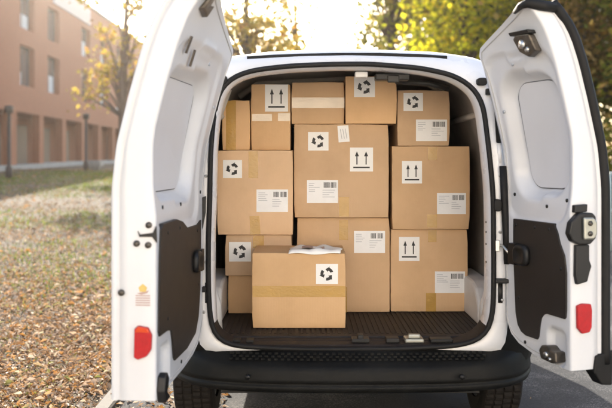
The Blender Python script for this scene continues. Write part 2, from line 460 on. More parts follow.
tree('autumn_tree', 'far olive tree filling in behind the lime tree', 5.6, 42, 13, .3,
     [(0, 0, 6, 3.2, 1.6, 2.6), (-.4, 0, 9.6, 2.6, 1.6, 2.4), (2.6, 0, 8, 2.2, 1.5, 2.6)], 9000, .28, M['leaf_olive'], M['bark'], 23, GT, 120, .55)
tree('woodland_tree', 'far dark tree closing the gap behind the lime tree', 9.5, 36, 14, .34,
     [(0, 0, 5, 3.6, 2, 3), (-2.6, 0, 8.4, 2.4, 2, 3), (1, 0, 10, 3.8, 2, 2.8)], 16000, .28, M['leaf_dark'], M['bark'], 17, GT, 150, .6)
tree('woodland_tree', 'far dark tree past the railing at the right edge', 12.2, 30, 13, .34,
     [(0, 0, 5, 3.4, 2, 3.2), (0, 0, 9, 3.4, 2, 2.8)], 11000, .26, M['leaf_dark'], M['bark'], 18, GT, 130, .6)
tree('woodland_bush', 'dark leafy bush low behind the pale green railing', 7.6, 18.5, 2.3, 0, [(0, 0, 1.1, 1.9, 1.0, 1.0)], 6000, .12, M['leaf_dark'], M['bark'], 20, None, 60, .3, cat='bush')
tree('woodland_bush', 'wide shadowy bush beneath the dark trees, right of the van', 10.6, 20.5, 2.6, 0, [(0, 0, 1.2, 2.2, 1.0, 1.1)], 6000, .13, M['leaf_dark'], M['bark'], 21, None, 60, .3, cat='bush')

# ------------------------------------------------------------------ brick building
FX = -16.7
bld = empty('brick_building', (FX, 60, gz(60)))
tag(bld, 'red brick office block with recessed windows above an open colonnade', 'building')
wall = MB()
cols = [31.5, 37.3, 43.2, 49.3, 54.4, 62.4, 68.0, 73.6, 79.2, 84.8, 90.4, 96]
hw = 1.25
rowsz = [(5.8, 8.2), (9.2, 11.4)]
Y0, Y1, YS = 26, 102, 52.0
def bandbox(y0, y1, z0, z1, d=.45): wall.box(FX-d, FX, y0, y1, z0, z1)
bandbox(Y0, Y1, 4.2, 5.8)
bandbox(Y0, Y1, 8.2, 9.2)
bandbox(Y0, YS, 11.4, 12.4); bandbox(YS, Y1, 11.4, 13.15)
bandbox(Y0, YS, 14.2, 15.2)
for z0, z1, ye in [(5.8, 8.2, Y1), (9.2, 11.4, Y1), (12.4, 14.2, YS)]:
    prev = Y0
    for c_ in [c_ for c_ in cols if c_ < ye]:
        bandbox(prev, c_-hw, z0, z1); prev = c_+hw
    bandbox(prev, ye, z0, z1)
wall.box(FX-14, FX-.45, Y0, YS, 4.2, 4.6)
wall.box(FX-14, FX-.45, YS, Y1, 4.2, 4.6)
wall.box(FX-2.6, FX-2.2, Y0, Y1, .2, 4.2)
wall.box(FX-14, FX-13.6, Y0, Y1, .2, 13.1)
wall.box(FX-13.6, FX-.45, Y1-.4, Y1, 4.6, 13.15)
wall.box(FX-13.6, FX-.45, Y0, Y0+.4, 4.6, 15.2)
wall.box(FX-13.6, FX-.45, YS-.4, YS, 11.4, 15.2)
wall.build('wall', M['brick'], bld)
rf = MB(); rf.box(FX-13.9, FX+.12, YS, Y1+.1, 13.16, 13.34); rf.box(FX-13.9, FX+.12, Y0-.1, YS+.1, 15.21, 15.4)
rf.build('roof', M['concrete'], bld)
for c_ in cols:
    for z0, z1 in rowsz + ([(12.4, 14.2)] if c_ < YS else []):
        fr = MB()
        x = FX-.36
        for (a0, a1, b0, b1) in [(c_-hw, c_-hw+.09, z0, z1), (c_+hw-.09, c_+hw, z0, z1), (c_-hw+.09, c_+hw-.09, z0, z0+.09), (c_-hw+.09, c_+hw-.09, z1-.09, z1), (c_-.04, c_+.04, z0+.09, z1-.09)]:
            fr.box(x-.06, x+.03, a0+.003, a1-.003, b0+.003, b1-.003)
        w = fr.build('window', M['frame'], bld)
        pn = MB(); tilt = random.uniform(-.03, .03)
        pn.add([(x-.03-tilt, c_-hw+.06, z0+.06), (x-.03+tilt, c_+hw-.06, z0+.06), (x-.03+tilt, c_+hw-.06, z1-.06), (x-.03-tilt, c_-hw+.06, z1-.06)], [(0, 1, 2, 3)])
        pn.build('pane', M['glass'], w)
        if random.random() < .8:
            bl = MB(); hb_ = random.uniform(.3, .6); bl.box(x-.028, x-.012, c_-hw+.12, c_-.06 if random.random() < .5 else c_+hw-.12, z0+.1, z0+.1+(z1-z0)*hb_); bl.build('pane_reflection', M['sticker'], w)  # white panel stands in for the bright reflection low in the pane
for yy in np.arange(27.5, 101, 4.9):
    pl = MB(); pl.box(FX-.5, FX-.02, yy-.42, yy+.42, gz(yy)-.2, 4.2)
    pl.build('pillar', M['brick'], bld)
pl = MB(); pl.box(FX-2.2, FX+.25, Y0, Y1, .0, .98)
pl = MB()
pl.grid([[(FX+.25, y, gz(y)-.3), (FX+.25, y, gz(y)+.28), (FX-.6, y, gz(y)+.28)] for y in (26, 30, 45, 60, 75, 101)], smooth=False)
pl.build('plinth', M['concrete'], bld)
for yy in np.arange(29.9, 100, 4.9):
    d = MB(); d.box(FX-2.2, FX-2.12, yy-1.1, yy+1.1, gz(yy), 3.7)
    d.build('ground_floor_window', M['frame'], bld)
sk = MB(); sk.box(FX+.003, FX+.09, 54.2, 63.4, 11.75, 12.95)
sk.build('attic_glazing', M['skyglass'], bld)

def lamp_post(x, y, hgt, label):
    z = gz(y); r_ = empty('lamp_post', (x, y, z)); tag(r_, label, 'lamp post', 'lamp posts in front of the brick building')
    a = MB(); a.tube([(x, y, z-.1), (x, y, z+.5), (x, y, z+.52), (x, y, z+hgt-.35)], [.15, .15, .085, .075], 12)
    a.build('post', M['lamp'], r_)
    a = MB(); a.tube([(x, y, z+hgt-.35), (x, y, z+hgt-.33), (x, y, z+hgt-.05), (x, y, z+hgt)], [.09, .17, .2, .06], 12)
    a.build('lamp_head', M['lamp'], r_)
lamp_post(X_at(9, 36), 36, 3.2, 'dark brown lamp post nearest the left edge, before the colonnade')
lamp_post(X_at(86, 46), 46, 3.2, 'dark brown lamp post next to the thin yellow tree')
bb = MB(); x = X_at(95, 48); bb.box(x-.42, x+.42, 47.6, 48.4, gz(48)+.18, gz(48)+.5); bb.box(x-.3, x+.3, 47.75, 48.25, gz(48)-.05, gz(48)+.18)
tag(bb.build('stone_bench', M['concrete'], origin=(x, 48, gz(48)), bevel=.02), 'pale low stone bench at the foot of the brick building', 'bench')

# unseen pale house, added behind the camera as a sunlit bounce wall
hs_ = empty('fill_house', (2, -9, 0)); tag(hs_, 'unseen pale house added behind the camera to bounce sunlight onto the boxes', 'house')
a = MB(); wcols = [-12, -7.6, -3.2, 1.2, 5.6, 10, 14.4]
prev = -15
for z0, z1 in [(0, .9), (2.4, 4.0), (5.5, 7.0)]: a.box(-15, 18, -9.4, -9, z0, z1)
for z0, z1 in [(.9, 2.4), (4.0, 5.5)]:
    prev = -15
    for c_ in wcols: a.box(prev, c_-.6, -9.4, -9, z0, z1); prev = c_+.6
    a.box(prev, 18, -9.4, -9, z0, z1)
a.build('wall', M['render'], hs_)
for c_ in wcols:
    for z0, z1 in [(.9, 2.4), (4.0, 5.5)]:
        a = MB(); a.box(c_-.6, c_+.6, -9.3, -9.22, z0, z1); a.build('window', M['glass'], hs_)
a = MB(); a.prism([(-8.7, 7.0), (-13, 9.6), (-17.5, 7.0)], lambda y_, z_, d: (d, y_, z_), -15.3, 18.3); a.build('roof', M['lamp'], hs_)
# railing
rl = empty('metal_railing', (4.43, 12, gz(12))); tag(rl, 'pale green metal railing at the right edge beyond the open door', 'railing')
for i in range(4):
    a = MB(); xx = 4.43 + i*1.3; a.tube([(xx, 12, gz(12)-.1), (xx, 12, gz(12)+1.12)], .03, 10); a.build('post', M['greenpost'], rl)
a = MB(); a.tube([(4.43, 12, gz(12)+1.13), (8.4, 12, gz(12)+1.13)], .028, 10); a.tube([(4.43, 12, gz(12)+.6), (8.4, 12, gz(12)+.6)], .02, 10); a.build('rail', M['greenpost'], rl)

# ------------------------------------------------------------------ van
VX = .213
van = empty('delivery_van', (VX, 5.5, 0))
tag(van, 'white delivery van seen from behind with both rear doors open and boxes stacked inside', 'van')
PH = [.5, .75, 1.0, 1.29, 1.44, 1.62, 1.775, 1.88, 1.95, 2.01]
PV = [0, 0, 0, 0, .016, .061, .105, .145, .19, .26]
_ph = np.linspace(.4, 2.1, 171); _pv = np.interp(_ph, PH, PV)
_k = np.array([1, 2, 3, 4, 5, 4, 3, 2, 1.]); _k /= _k.sum()
_pp = np.convolve(np.pad(_pv, 4, mode='edge'), _k, 'valid')
_pp[-9:] = _pv[-9:]
def p(h): return float(np.interp(h, _ph, _pp))
RY = 3.65
def rearpt(px, py, dy=0):
    y = RY
    for _ in range(8):
        z = Z_at(py, y); y = RY + p(min(z, 1.9)) + dy
    return (X_at(px, y), y, Z_at(py, y))
OPEN = [(350,349),(300,349),(234,346),(218,340),(211,327),(208.5,289),(208.5,240),(210,198),(211,149),(214,115),(218,95),(224,84),(237,75),(254,70),(290,66),(330,64.3),(370,64),(420,68),(453,75),(473,87),(483,104),(487,137),(491,173),(493,200),(493.5,273),(493,310),(490,327),(481,339),(458,345.5),(400,348.5)]
OUT = [(350,353),(200,353),(196,330),(198,280),(200,200),(203,140),(207,100),(210,78),(218,63),(235,59),(300,55.5),(350,54.5),(440,57),(476,63),(490,70),(498,92),(503,140),(507,200),(509,280),(509,330),(504,353)]
C0 = (VX, 1.2); NA = 160
def radial(poly3, n=NA):
    P2 = [(a[0], a[2]) for a in poly3]; out = []
    for i in range(n):
        an = -PI/2 + 2*PI*i/n; dx, dz = math.cos(an), math.sin(an); best = None
        for j in range(len(P2)):
            (x1, z1), (x2, z2) = P2[j], P2[(j+1) % len(P2)]
            ex, ez = x2-x1, z2-z1; det = dx*(-ez) + ex*dz
            if abs(det) < 1e-9: continue
            rx_, rz_ = x1-C0[0], z1-C0[1]
            t = (rx_*(-ez) + ex*rz_) / det; s_ = (dx*rz_ - dz*rx_) / det
            if t > 0 and -1e-6 <= s_ <= 1+1e-6: best = t if best is None else max(best, t)
        out.append((C0[0] + dx*best, C0[1] + dz*best))
    return out
def smooth_ring(r_, it=2):
    for _ in range(it):
        n = len(r_); r_ = [((r_[i-1][0] + 2*r_[i][0] + r_[(i+1) % n][0])/4, (r_[i-1][1] + 2*r_[i][1] + r_[(i+1) % n][1])/4) for i in range(n)]
    return r_
op = smooth_ring(radial([rearpt(*q) for q in OPEN]), 3)
ou = smooth_ring(radial([rearpt(*q) for q in OUT]), 1)
full_half = [(0, .36), (.80, .36), (.86, .5), (.885, .8), (.885, 1.1), (.865, 1.28), (.81, 1.5), (.74, 1.72), (.69, 1.83), (.60, 1.885), (.4, 1.915), (0, 1.93)]
fullp = [(VX+a, 0, b_) for a, b_ in full_half] + [(VX-a, 0, b_) for a, b_ in full_half[-2:0:-1]]
fu = smooth_ring(radial(fullp), 1)
def lift(ring, dy, k=1.0, base=RY): return [(x, base + p(min(z, 1.9))*k + dy, z) for x, z in ring]
def mixr(a, b_, t): return [(x1+(x2-x1)*t, z1+(z2-z1)*t) for (x1, z1), (x2, z2) in zip(a, b_)]
def inset(ring, d):
    out = []; n = len(ring)
    for i in range(n):
        tx, tz = ring[(i+1) % n][0]-ring[i-1][0], ring[(i+1) % n][1]-ring[i-1][1]; l = math.hypot(tx, tz)
        k = max(0, min(1, (ring[i][1]-.575)/.14))
        out.append((ring[i][0] - tz/l*d*k, ring[i][1] + tx/l*d*k))
    return out
inn = inset(op, .021); inn2 = inset(op, .022)
body = MB()
rings = [lift(mixr(inn2, op, .8), .16), lift(inn2, .09), lift(inn, .055), lift(inset(op, .016), .03), lift(inset(op, .008), .012), lift(op, .006), lift(mixr(op, ou, .5), .0), lift(mixr(op, ou, .9), .004), lift(ou, .018), lift(mixr(ou, fu, .35), .03, .95), lift(mixr(ou, fu, .7), .085, .9),
         lift(mixr(ou, fu, .92), .17, .85), lift(fu, .28, .8), lift(fu, .6, .5)]
def sec(y, s, top):
    return [(VX + (x-VX)*s, y, min(z, top) if z > 1.0 else z) for x, z in fu]
rings += [sec(5.5, 1, 3), sec(6.2, .995, 1.9), sec(6.6, .98, 1.55), sec(6.95, .96, 1.2), sec(7.5, .93, 1.08), sec(7.75, .85, .95)]
body.grid(rings, closed_u=True)
body.add(rings[-1], [tuple(range(NA))])
body_o = body.build('body', M['paint'], van)
body_o.data.materials.append(M['mat']); body_o.data.materials.append(M['bumper'])       # dark scuff plate along the loading sill
for po_ in body_o.data.polygons:
    c_ = po_.center + body_o.location + van.location
    if po_.index < 5*NA and c_.z < .655: po_.material_index = 1
    elif po_.index >= 8*NA and c_.z < .76 and abs(c_.x - VX) > .685 and c_.y < 4.3: po_.material_index = 2

# seal
ms = MB(); ms.tube([(x, y-.006, z) for x, y, z in lift(op, 0)], .0118, 10, closed=True)
ms.build('door_seal', M['rubber'], van)
# roof edge weatherstrip
pts = [rearpt(px, py, .02) for px, py in [(247,58.6),(270,57.4),(300,56.2),(340,55.4),(380,55.4),(420,56.6),(447,58.4)]]
ms = MB(); ms.tube([(a, b_+.004, c_+.002) for a, b_, c_ in pts], .0115, 8); ms.build('roof_weatherstrip', M['rubber'], van)

# cargo lining
cav = [(VX-.745,.545),(VX-.745,1.15),(VX-.70,1.5),(VX-.62,1.76),(VX-.5,1.845),(VX,1.87),(VX+.5,1.845),(VX+.62,1.76),(VX+.70,1.5),(VX+.745,1.15),(VX+.745,.545)]
cr = radial([(a, 0, b_) for a, b_ in cav])
ln = MB()
rr_ = [lift(mixr(inn2, op, .8), .161), lift(mixr(inn, cr, .6), .19), lift(cr, .27), [(x, 5.4, z) for x, z in cr]]
ln.grid(rr_, closed_u=True); ln.add(rr_[-1], [tuple(range(NA))])
# roof ribs and side rails
for yy in (4.1, 4.75):
    ln.tube([(VX-.6, yy, 1.755), (VX-.49, yy, 1.83), (VX, yy, 1.858), (VX+.49, yy, 1.83), (VX+.6, yy, 1.755)], .018, 6)
for sx in (-1, 1):
    ln.tube([(VX+sx*.66, 3.98, 1.62), (VX+sx*.66, 5.3, 1.62)], .018, 6)
    ln.tube([(VX+sx*.735, 4.05, .6), (VX+sx*.735, 4.05, 1.15), (VX+sx*.69, 4.05, 1.48), (VX+sx*.6, 4.05, 1.74)], .024, 6)
ln.build('cargo_lining', M['lining'], van)
# floor with ribs
fl = MB()
fl.box(VX-.70, VX+.70, 3.845, 5.39, .552, .574)
for i in range(56):
    x = VX - .69 + i*.0251
    fl.box(x, x+.012, 3.85, 5.38, .574, .5785)
fl.build('cargo_floor', M['mat'], van)
sl = MB()   # sill step between seal and floor
sl.grid([[(VX + sx*.59, y, z) for sx in (-.95, -.5, 0, .5, .95)] for y, z in [(3.660, .560), (3.668, .566), (3.70, .567), (3.74, .567), (3.745, .570), (3.79, .570), (3.795, .5775), (3.844, .5775)]], smooth=False)
sl.build('sill_trim', M['mat'], van, recalc=False)
for x0, x1, z1 in [(-.33, -.295, .580), (-.27, -.235, .580), (.205, .285, .586), (.232, .258, .602), (.36, .42, .588), (.56, .66, .584)]:
    sc_ = MB(); sc_.box(x0, x1, 3.69+.004*(z1 > .6), 3.755-.004*(z1 > .6), .5675, z1); sc_.build('sill_block', M['black'], van, bevel=.004)
sk_ = MB(); sk_.box(.445, .53, 3.685, 3.77, .5675, .586); sk_.box(.46, .515, 3.695, 3.72, .586, .606)
sk_.build('sill_latch', M['brass'], van, bevel=.006)
# wheel arch covers
for sx in (-1, 1):
    w = MB(); x0 = VX + sx*.742; x1 = VX + sx*.632
    prof = [(4.02, .575), (4.05, .68), (4.12, .75), (4.22, .772), (4.7, .772), (4.85, .72), (4.92, .575)]
    w.prism(prof, lambda a, b_, d: (d, a, b_), min(x0, x1), max(x0, x1))
    w.build('wheel_arch_cover', M['arch'], van, bevel=.015)
    w = MB(); w.tube([(VX+sx*.655, 3.93, .575), (VX+sx*.66, 3.93, .7), (VX+sx*.675, 3.93, .82)], [.045, .042, .02], 12)
    w.build('corner_post', M['arch'], van)
# header lock parts
q = rearpt(391, 77, .14)
hd = MB(); hd.box(q[0]-.075, q[0]+.085, q[1]-.03, q[1]+.05, q[2]-.016, q[2]+.014); hd.box(q[0]-.02, q[0]+.035, q[1]-.045, q[1]-.03, q[2]-.03, q[2]+.006)
hd.build('header_lock', M['black'], van, bevel=.005)
q = rearpt(361, 75, .12)
hd = MB(); hd.box(q[0]-.03, q[0]+.03, q[1]-.03, q[1]+.02, q[2]-.014, q[2]+.014); hd.build('header_striker', M['arch'], van, bevel=.006)
q = rearpt(432, 82, .2)
hd = MB(); hd.tube([(q[0]-.17, q[1]+.05, q[2]+.01), (q[0], q[1]+.05, q[2]-.004), (q[0]+.09, q[1]+.05, q[2]-.03)], .014, 8); hd.build('header_cable', M['black'], van)
for py_h in (118, 136, 162, 190, 222, 232, 244, 262):
    q = rearpt(486.5 if py_h > 150 else 483.5, py_h, .05)
    fh = MB(); fh.tube([(q[0]+.003, q[1], q[2]), (q[0]-.004, q[1], q[2])], .0045, 8); fh.build('flange_hole', M['darkmetal'], van)
for px_h, py_h in ((206, 262), (206, 176), (500, 232), (500, 176), (502, 300), (204, 312)):
    q = rearpt(px_h, py_h)
    fh = MB(); fh.tube([(q[0], q[1]+.006, q[2]), (q[0], q[1]-.006, q[2])], .0065, 10); fh.build('jamb_screw', M['steel'], van)
# body side furniture: buffers, hinge brackets
def blob(name, mat, px, py, w, hgt, d=.02, par=van, dy=-.002):
    q = rearpt(px, py); b_ = MB(); n_ = 14
    poly = [(w*.5*math.copysign(abs(math.cos(t))**.6, math.cos(t)), hgt*.5*math.copysign(abs(math.sin(t))**.6, math.sin(t))) for t in [2*PI*i/n_ for i in range(n_)]]
    b_.prism(poly, lambda a, b2, d_: (q[0]+a, q[1]+dy-d_, q[2]+b2), -.02, d)
    return b_.build(name, mat, par, bevel=.003)
blob('rubber_buffer', M['rubber'], 496.5, 205, .034, .055, .03)
blob('rubber_buffer', M['rubber'], 222.5, 80, .045, .04, .03)
blob('rubber_buffer', M['rubber'], 481, 82, .045, .035, .03)
blob('body_plug', M['rubber'], 203.5, 289, .03, .025)
q = rearpt(203, 215); b_ = MB(); b_.prism([(-.012, .075), (.014, .085), (.012, .01), (-.002, -.07), (-.014, -.06)], lambda a, b2, d: (q[0]+a, q[1]-d, q[2]+b2), -.02, .02); b_.build('hinge_cover', M['black'], van, bevel=.003)

# bumper
bp = MB()
plan = []
ctrl = [(-.79, 4.45), (-.77, 4.1), (-.728, 3.88), (-.66, 3.755), (-.56, 3.70), (-.40, 3.672), (-.2, 3.66), (0, 3.656)]
ctrl = ctrl + [(-a, b_) for a, b_ in ctrl[-2::-1]]
def catmull(P, k=6):
    out = []
    for i in range(len(P)-1):
        p0, p1, p2, p3 = P[max(i-1, 0)], P[i], P[i+1], P[min(i+2, len(P)-1)]
        for j in range(k):
            t = j/k
            out.append(tuple(.5*((2*b_)+(-a+c_)*t+(2*a-5*b_+4*c_-d)*t*t+(-a+3*b_-3*c_+d)*t**3) for a, b_, c_, d in zip(p0, p1, p2, p3)))
    out.append(P[-1]); return out
plan = catmull(ctrl)
def bprof(e):   # e = 0 centre .. 1 corner
    lift_ = .04*e*e + .15*e**6
    return [(-.03, .556+lift_), (.0, .557+lift_), (.012, .552+lift_), (.03, .541+lift_*.9), (.085, .512+lift_*.7), (.112, .500+lift_*.6), (.122, .49+lift_*.5), (.128, .47+lift_*.3), (.133, .445), (.134, .432), (.126, .427), (.124, .421), (.130, .416), (.134, .408), (.126, .392), (.10, .380), (.04, .372), (-.06, .37)]
rows = []
for i, (x, y) in enumerate(plan):
    a = plan[max(i-1, 0)]; c_ = plan[min(i+1, len(plan)-1)]
    tx, ty = c_[0]-a[0], c_[1]-a[1]; l = math.hypot(tx, ty); nx, ny = ty/l, -tx/l
    e = min(1, max(0, (abs(x)-.35)/.4))
    rows.append([(VX + x + nx*d*(1-.15*e), y + ny*d*(1-.15*e), z) for d, z in bprof(e)])
bp.grid(rows)
bump_o = bp.build('rear_bumper', M['bumper'], van)
# raised tread studs on the bumper step
st = MB()
for r_i, (yy, zz) in enumerate([(3.612, .5385), (3.594, .530), (3.576, .5215)]):
    for i in range(40):
        x = VX - .55 + i*.0282 + (r_i % 2)*.014
        yo = .06*((x-VX)/.75)**2*.8
        st.box(x, x+.016, yy+yo-.005, yy+yo+.005, zz-.006, zz+.0035)
st.build('step_tread', M['bumper'], bump_o, bevel=.0015, seg=1)
for x in (-.25, .67):
    s = MB(); s.tube([(x, 3.535, .458), (x, 3.5205, .458)], .011, 14); s.build('parking_sensor', M['black'], bump_o)
tw = MB(); tw.box(-.535+.0, -.445, 3.565, 3.572, .40, .47); 
# underbody
ub = MB(); ub.box(VX-.62, VX+.62, 3.95, 7.4, .27, .40); ub.tube([(VX-.55, 4.46, .29), (VX+.55, 4.46, .29)], .045, 10)
ub.build('underbody', M['black'], van)

# wheels
def wheel(x, y):
    R = .315; hwid = .098; seg = 144
    prof = [(-.098, .20), (-.104, .25), (-.098, .292), (-.088, .307), (-.082, .311), (-.052, .3145), (-.050, .306), (-.042, .306), (-.040, .315), (-.004, .315), (-.003, .306), (.003, .306), (.004, .315), (.040, .315), (.042, .306), (.050, .306), (.052, .3145), (.082, .311), (.088, .307), (.098, .292), (.104, .25), (.098, .20)]
    rm_ = MB()
    rp = [(-.09, .20), (-.06, .185), (.02, .175), (.075, .18), (.085, .20)]
    rows = [[(x+a, y+r_*math.cos(2*PI*k/48), R+r_*math.sin(2*PI*k/48)) for a, r_ in rp] for k in range(49)]
    rm_.grid(rows)
    for sgn in (1, -1): rm_.tube([(x+sgn*.03, y, R), (x+sgn*.06, y, R)], [.18, .16], 32)
    wh = rm_.build('wheel', M['rim'], van)
    ty_ = MB(); rows = []
    for k in range(seg+1):
        an = 2*PI*k/seg; row = []
        for i, (a, r_) in enumerate(prof):
            rr = r_
            if 3 <= i <= 18 and r_ > .3065:
                off = (k + (0 if i < 11 else 1)) % 3
                if off == 0: rr = .3065
            row.append((x+a, y+rr*math.cos(an), R+rr*math.sin(an)))
        rows.append(row)
    ty_.grid(rows, smooth=False); ty_.build('tyre', M['tyre'], wh)
for x in (VX-.79, VX+.79):
    for y in (4.46, 6.95): wheel(x, y)

# ------------------------------------------------------------------ rear doors
TH = [.5, 1.2, 1.5, 2.0]; TV = [.157, .157, .122, .12]
def T(h): return float(np.interp(h, TH, TV))
class Door:
    def __init__(s, side):
        s.sg = 1 if side == 'R' else -1
        s.hx, s.th, s.W = (.884, 108, .474) if side == 'R' else (-.458, 93.6, .85)
        a = math.radians(s.th)
        s.U = (-math.cos(a)*s.sg, -math.sin(a)); s.V = (-math.sin(a)*s.sg, math.cos(a))
    def thick(s, u, h):
        f = max(0, min(1, u/s.W))
        return .05 + .107*f**.8 + (T(h)-.157)*f
    def pos(s, u, h, inn=0):
        d = p(h) + (T(h)-.157)*u/s.W - inn
        return (s.hx + u*s.U[0] + d*s.V[0], RY + u*s.U[1] + d*s.V[1], h)
    def hb(s, u): return float(np.interp(u, [0, .015, .05, .11, .22, .4], [.74, .68, .63, .60, .578, .568]))
    def ht(s, u): return 1.862 + .14*(u/s.W)**.85 - .02*max(0, 1-u/.03)
def rbox(u, h, u0, u1, h0, h1, r_):
    cx_, cz_ = (u0+u1)/2, (h0+h1)/2
    dx, dz = abs(u-cx_)-(u1-u0)/2+r_, abs(h-cz_)-(h1-h0)/2+r_
    return min(max(dx, dz), 0) + math.hypot(max(dx, 0), max(dz, 0)) - r_
def sstep(a, b_, x):
    t = max(0, min(1, (x-a)/(b_-a))); return t*t*(3-2*t)

def make_door(side):
    D = Door(side); W = D.W
    if side == 'R':
        pane = (.105, .405, 1.268, 1.72, .085); scoop = (.335, .425, .585, .70, .02)
        dl = 'right rear door, narrower, swung out over the asphalt'
    else:
        pane = (.20, .77, 1.268, 1.70, .09); scoop = (.66, .79, .575, .72, .03)
        dl = 'wider left rear door, opened square to the van'
    def rec(u, h):
        d = rbox(u, h, *pane)
        wv = .055
        r_ = .054 * (1 - sstep(0, wv if u < (pane[0]+pane[1])/2 else wv*.6, d))
        r_ += .012 * (1 - sstep(.0, .03, rbox(u, h, pane[0]-.075, pane[1]+.03, pane[2]-.12, pane[3]+.1, .08)))
        r_ += .028 * (1 - sstep(0, .02, rbox(u, h, *scoop)))
        # embossed crescents on the top panel
        r_ -= .006 * math.exp(-((rbox(u, h, W*.38, W*.62, 1.80, 1.83, .015))/.012)**2)
        lim = D.thick(u, h) - .012
        return max(-.01, min(r_, lim))
    NU = 56 if side == 'R' else 84; NH = 150
    us = [.004 + (W-.012)*i/NU for i in range(NU+1)]
    rows = []
    for j in range(NH+1):
        v = j/NH; row = []
        for u in us:
            h = D.hb(u) + (D.ht(u)-D.hb(u))*v; row.append(D.pos(u, h, rec(u, h)))
        h = D.hb(W) + (D.ht(W)-D.hb(W))*v; t = T(h)
        for u, i_ in [(W-.003, .002), (W, .008), (W, .3*t), (W, .6*t), (W, t-.034), (W-.006, t-.031), (W-.006, t-.026), (W, t-.022), (W, t-.008), (W-.003, t-.002)]:
            row.append(D.pos(u, h, i_))
        for u in us[::-1]:
            h = D.hb(u) + (D.ht(u)-D.hb(u))*v; row.append(D.pos(u, h, D.thick(u, h)))
        rows.append(row)
    mb = MB(); mb.grid(rows, closed_u=True)
    n = len(rows[0])
    for row in (rows[0], rows[-1]):
        fs = [(i, i+1, n-2-i, n-1-i) for i in range(NU)]
        fs.append(tuple(range(NU, n-NU)))
        mb.add(row, fs, False)
    door = mb.build('rear_door', M['paint_in'], van)
    tag(door, dl)
    # window blank and its dark gasket
    def ring(off, n_=64):
        out = []; u0, u1, h0, h1, r_ = pane
        for cx_, cz_, a0 in [(u1-r_, h1-r_, 0), (u0+r_, h1-r_, 90), (u0+r_, h0+r_, 180), (u1-r_, h0+r_, 270)]:
            for k in range(10):
                a = math.radians(a0 + 90*k/9); out.append((cx_+(r_+off)*math.cos(a), cz_+(r_+off)*math.sin(a)))
        return out
    gk = MB(); gk.tube([D.pos(u, h, rec(u, h)-.001) for u, h in ring(-.004)],   .0028, 6, closed=True); gk.build('gasket', M['gasket'], door)
    rg_ = ring(-.006); pts = []
    u0, u1, h0, h1, _ = pane; pb = MB(); cu, ch = (u0+u1)/2, (h0+h1)/2
    rows2 = []
    for s_ in [0.02, .25, .5, .7, .85, 1.0]:
        rows2.append([D.pos(cu+(u-cu)*s_, ch+(h-ch)*s_, min(rec(cu+(u-cu)*s_, ch+(h-ch)*s_), .064)-.003) for u, h in rg_])
    pb.grid(rows2, closed_u=True); pb.add(rows2[0], [tuple(range(len(rg_)))]); pb.build('window_blank', M['blank'], door)
    ss = MB(); mg = .016
    path = [(u, D.hb(u)+mg) for u in np.linspace(W-mg-.012, .02, 14)] + [(.016, h) for h in np.linspace(.76, 1.83, 14)] + [(u, D.ht(u)-mg) for u in np.linspace(.03, W-mg-.012, 14)]
    ss.tube([D.pos(u, h, rec(u, h)+.0005) for u, h in path], .0032, 6); ss.build('seam_sealer', M['sealer'], door)
    for u, h in ([(.06, 1.24), (.30, 1.20), (.43, 1.23), (.055, 1.60), (.20, 1.79), (.16, .615), (.30, .80)] if side == 'R' else [(.06, 1.25), (.40, 1.215), (.70, 1.22), (.06, 1.62), (.30, 1.78), (.45, .605)]):
        pg = MB(); pg.tube([D.pos(u, h, rec(u, h)+.002), D.pos(u, h, rec(u, h)-.003)], .0075, 10); pg.build('hole_plug', M['greyink'] if h > 1.5 else M['black'], door)
    # dark trim panel
    if side == 'R':
        poly = [(.075,1.135),(.372,1.135),(.395,1.10),(.41,1.06),(.44,1.013),(.452,.947),(.452,.80),(.448,.772),(.44,.764),(.321,.764),(.30,.757),(.283,.74),(.275,.715),(.265,.66),(.255,.645),(.17,.645),(.135,.655),(.108,.68),(.092,.73),(.08,.90),(.073,1.0)]
        clips = [(.10,1.11),(.24,1.11),(.34,1.11),(.12,.80),(.42,.96)]
    else:
        poly = [(.07,1.13),(.15,1.115),(.35,1.118),(.44,1.15),(.54,1.166),(.76,1.166),(.80,1.15),(.815,1.05),(.825,.88),(.83,.80),(.815,.78),(.70,.777),(.64,.765),(.62,.72),(.60,.655),(.58,.64),(.36,.635),(.19,.66),(.126,.72),(.09,.83),(.075,1.0)]
        clips = [(.16,1.09),(.5,1.13),(.7,1.13),(.14,.86),(.7,.82)]
    tp = MB(); tp.prism(poly, lambda u, h, d: D.pos(u, h, d), .012, -.007)
    tpo = tp.build('trim_panel', M['panel'], door, bevel=.003)
    for u, h in clips:
        ck = MB(); ck.tube([D.pos(u, h, -.006), D.pos(u, h, -.0095)], .007, 10); ck.build('trim_clip', M['black'], door)
    # pull knob
    ku, kh = (.155, .985) if side == 'R' else (.21, .965)
    kn = MB(); rows3 = []
    for d, s_ in [(-.006, .80), (-.010, .95), (-.022, .95), (-.030, .84), (-.034, .66), (-.026, .50), (-.024, .05)]:
        rows3.append([D.pos(ku + s_*.058*math.copysign(abs(math.cos(2*PI*k/24))**.7, math.cos(2*PI*k/24)), kh + s_*.048*math.copysign(abs(math.sin(2*PI*k/24))**.7, math.sin(2*PI*k/24)), d) for k in range(24)])
    kn.grid(rows3, closed_u=True)
    kn.prism([(-.085,-.045),(-.035,-.045),(-.035,.045),(-.085,.045)], lambda a, b_, d: D.pos(ku+a, kh+b_, d), -.006, -.03)
    kn.build('pull_knob', M['black'], door)
    # hinges: two straps from the body to the door edge
    for hz in (1.715, 1.42, .80):
        hg = MB(); bx = D.hx - .075*D.sg
        hg.tube([(D.hx-.02*D.sg, RY+p(hz)+.01, hz-.045), (D.hx-.02*D.sg, RY+p(hz)+.01, hz+.045)], .014, 10)
        hg.build('hinge', M['paint'] if hz == 1.42 else M['black'], door)
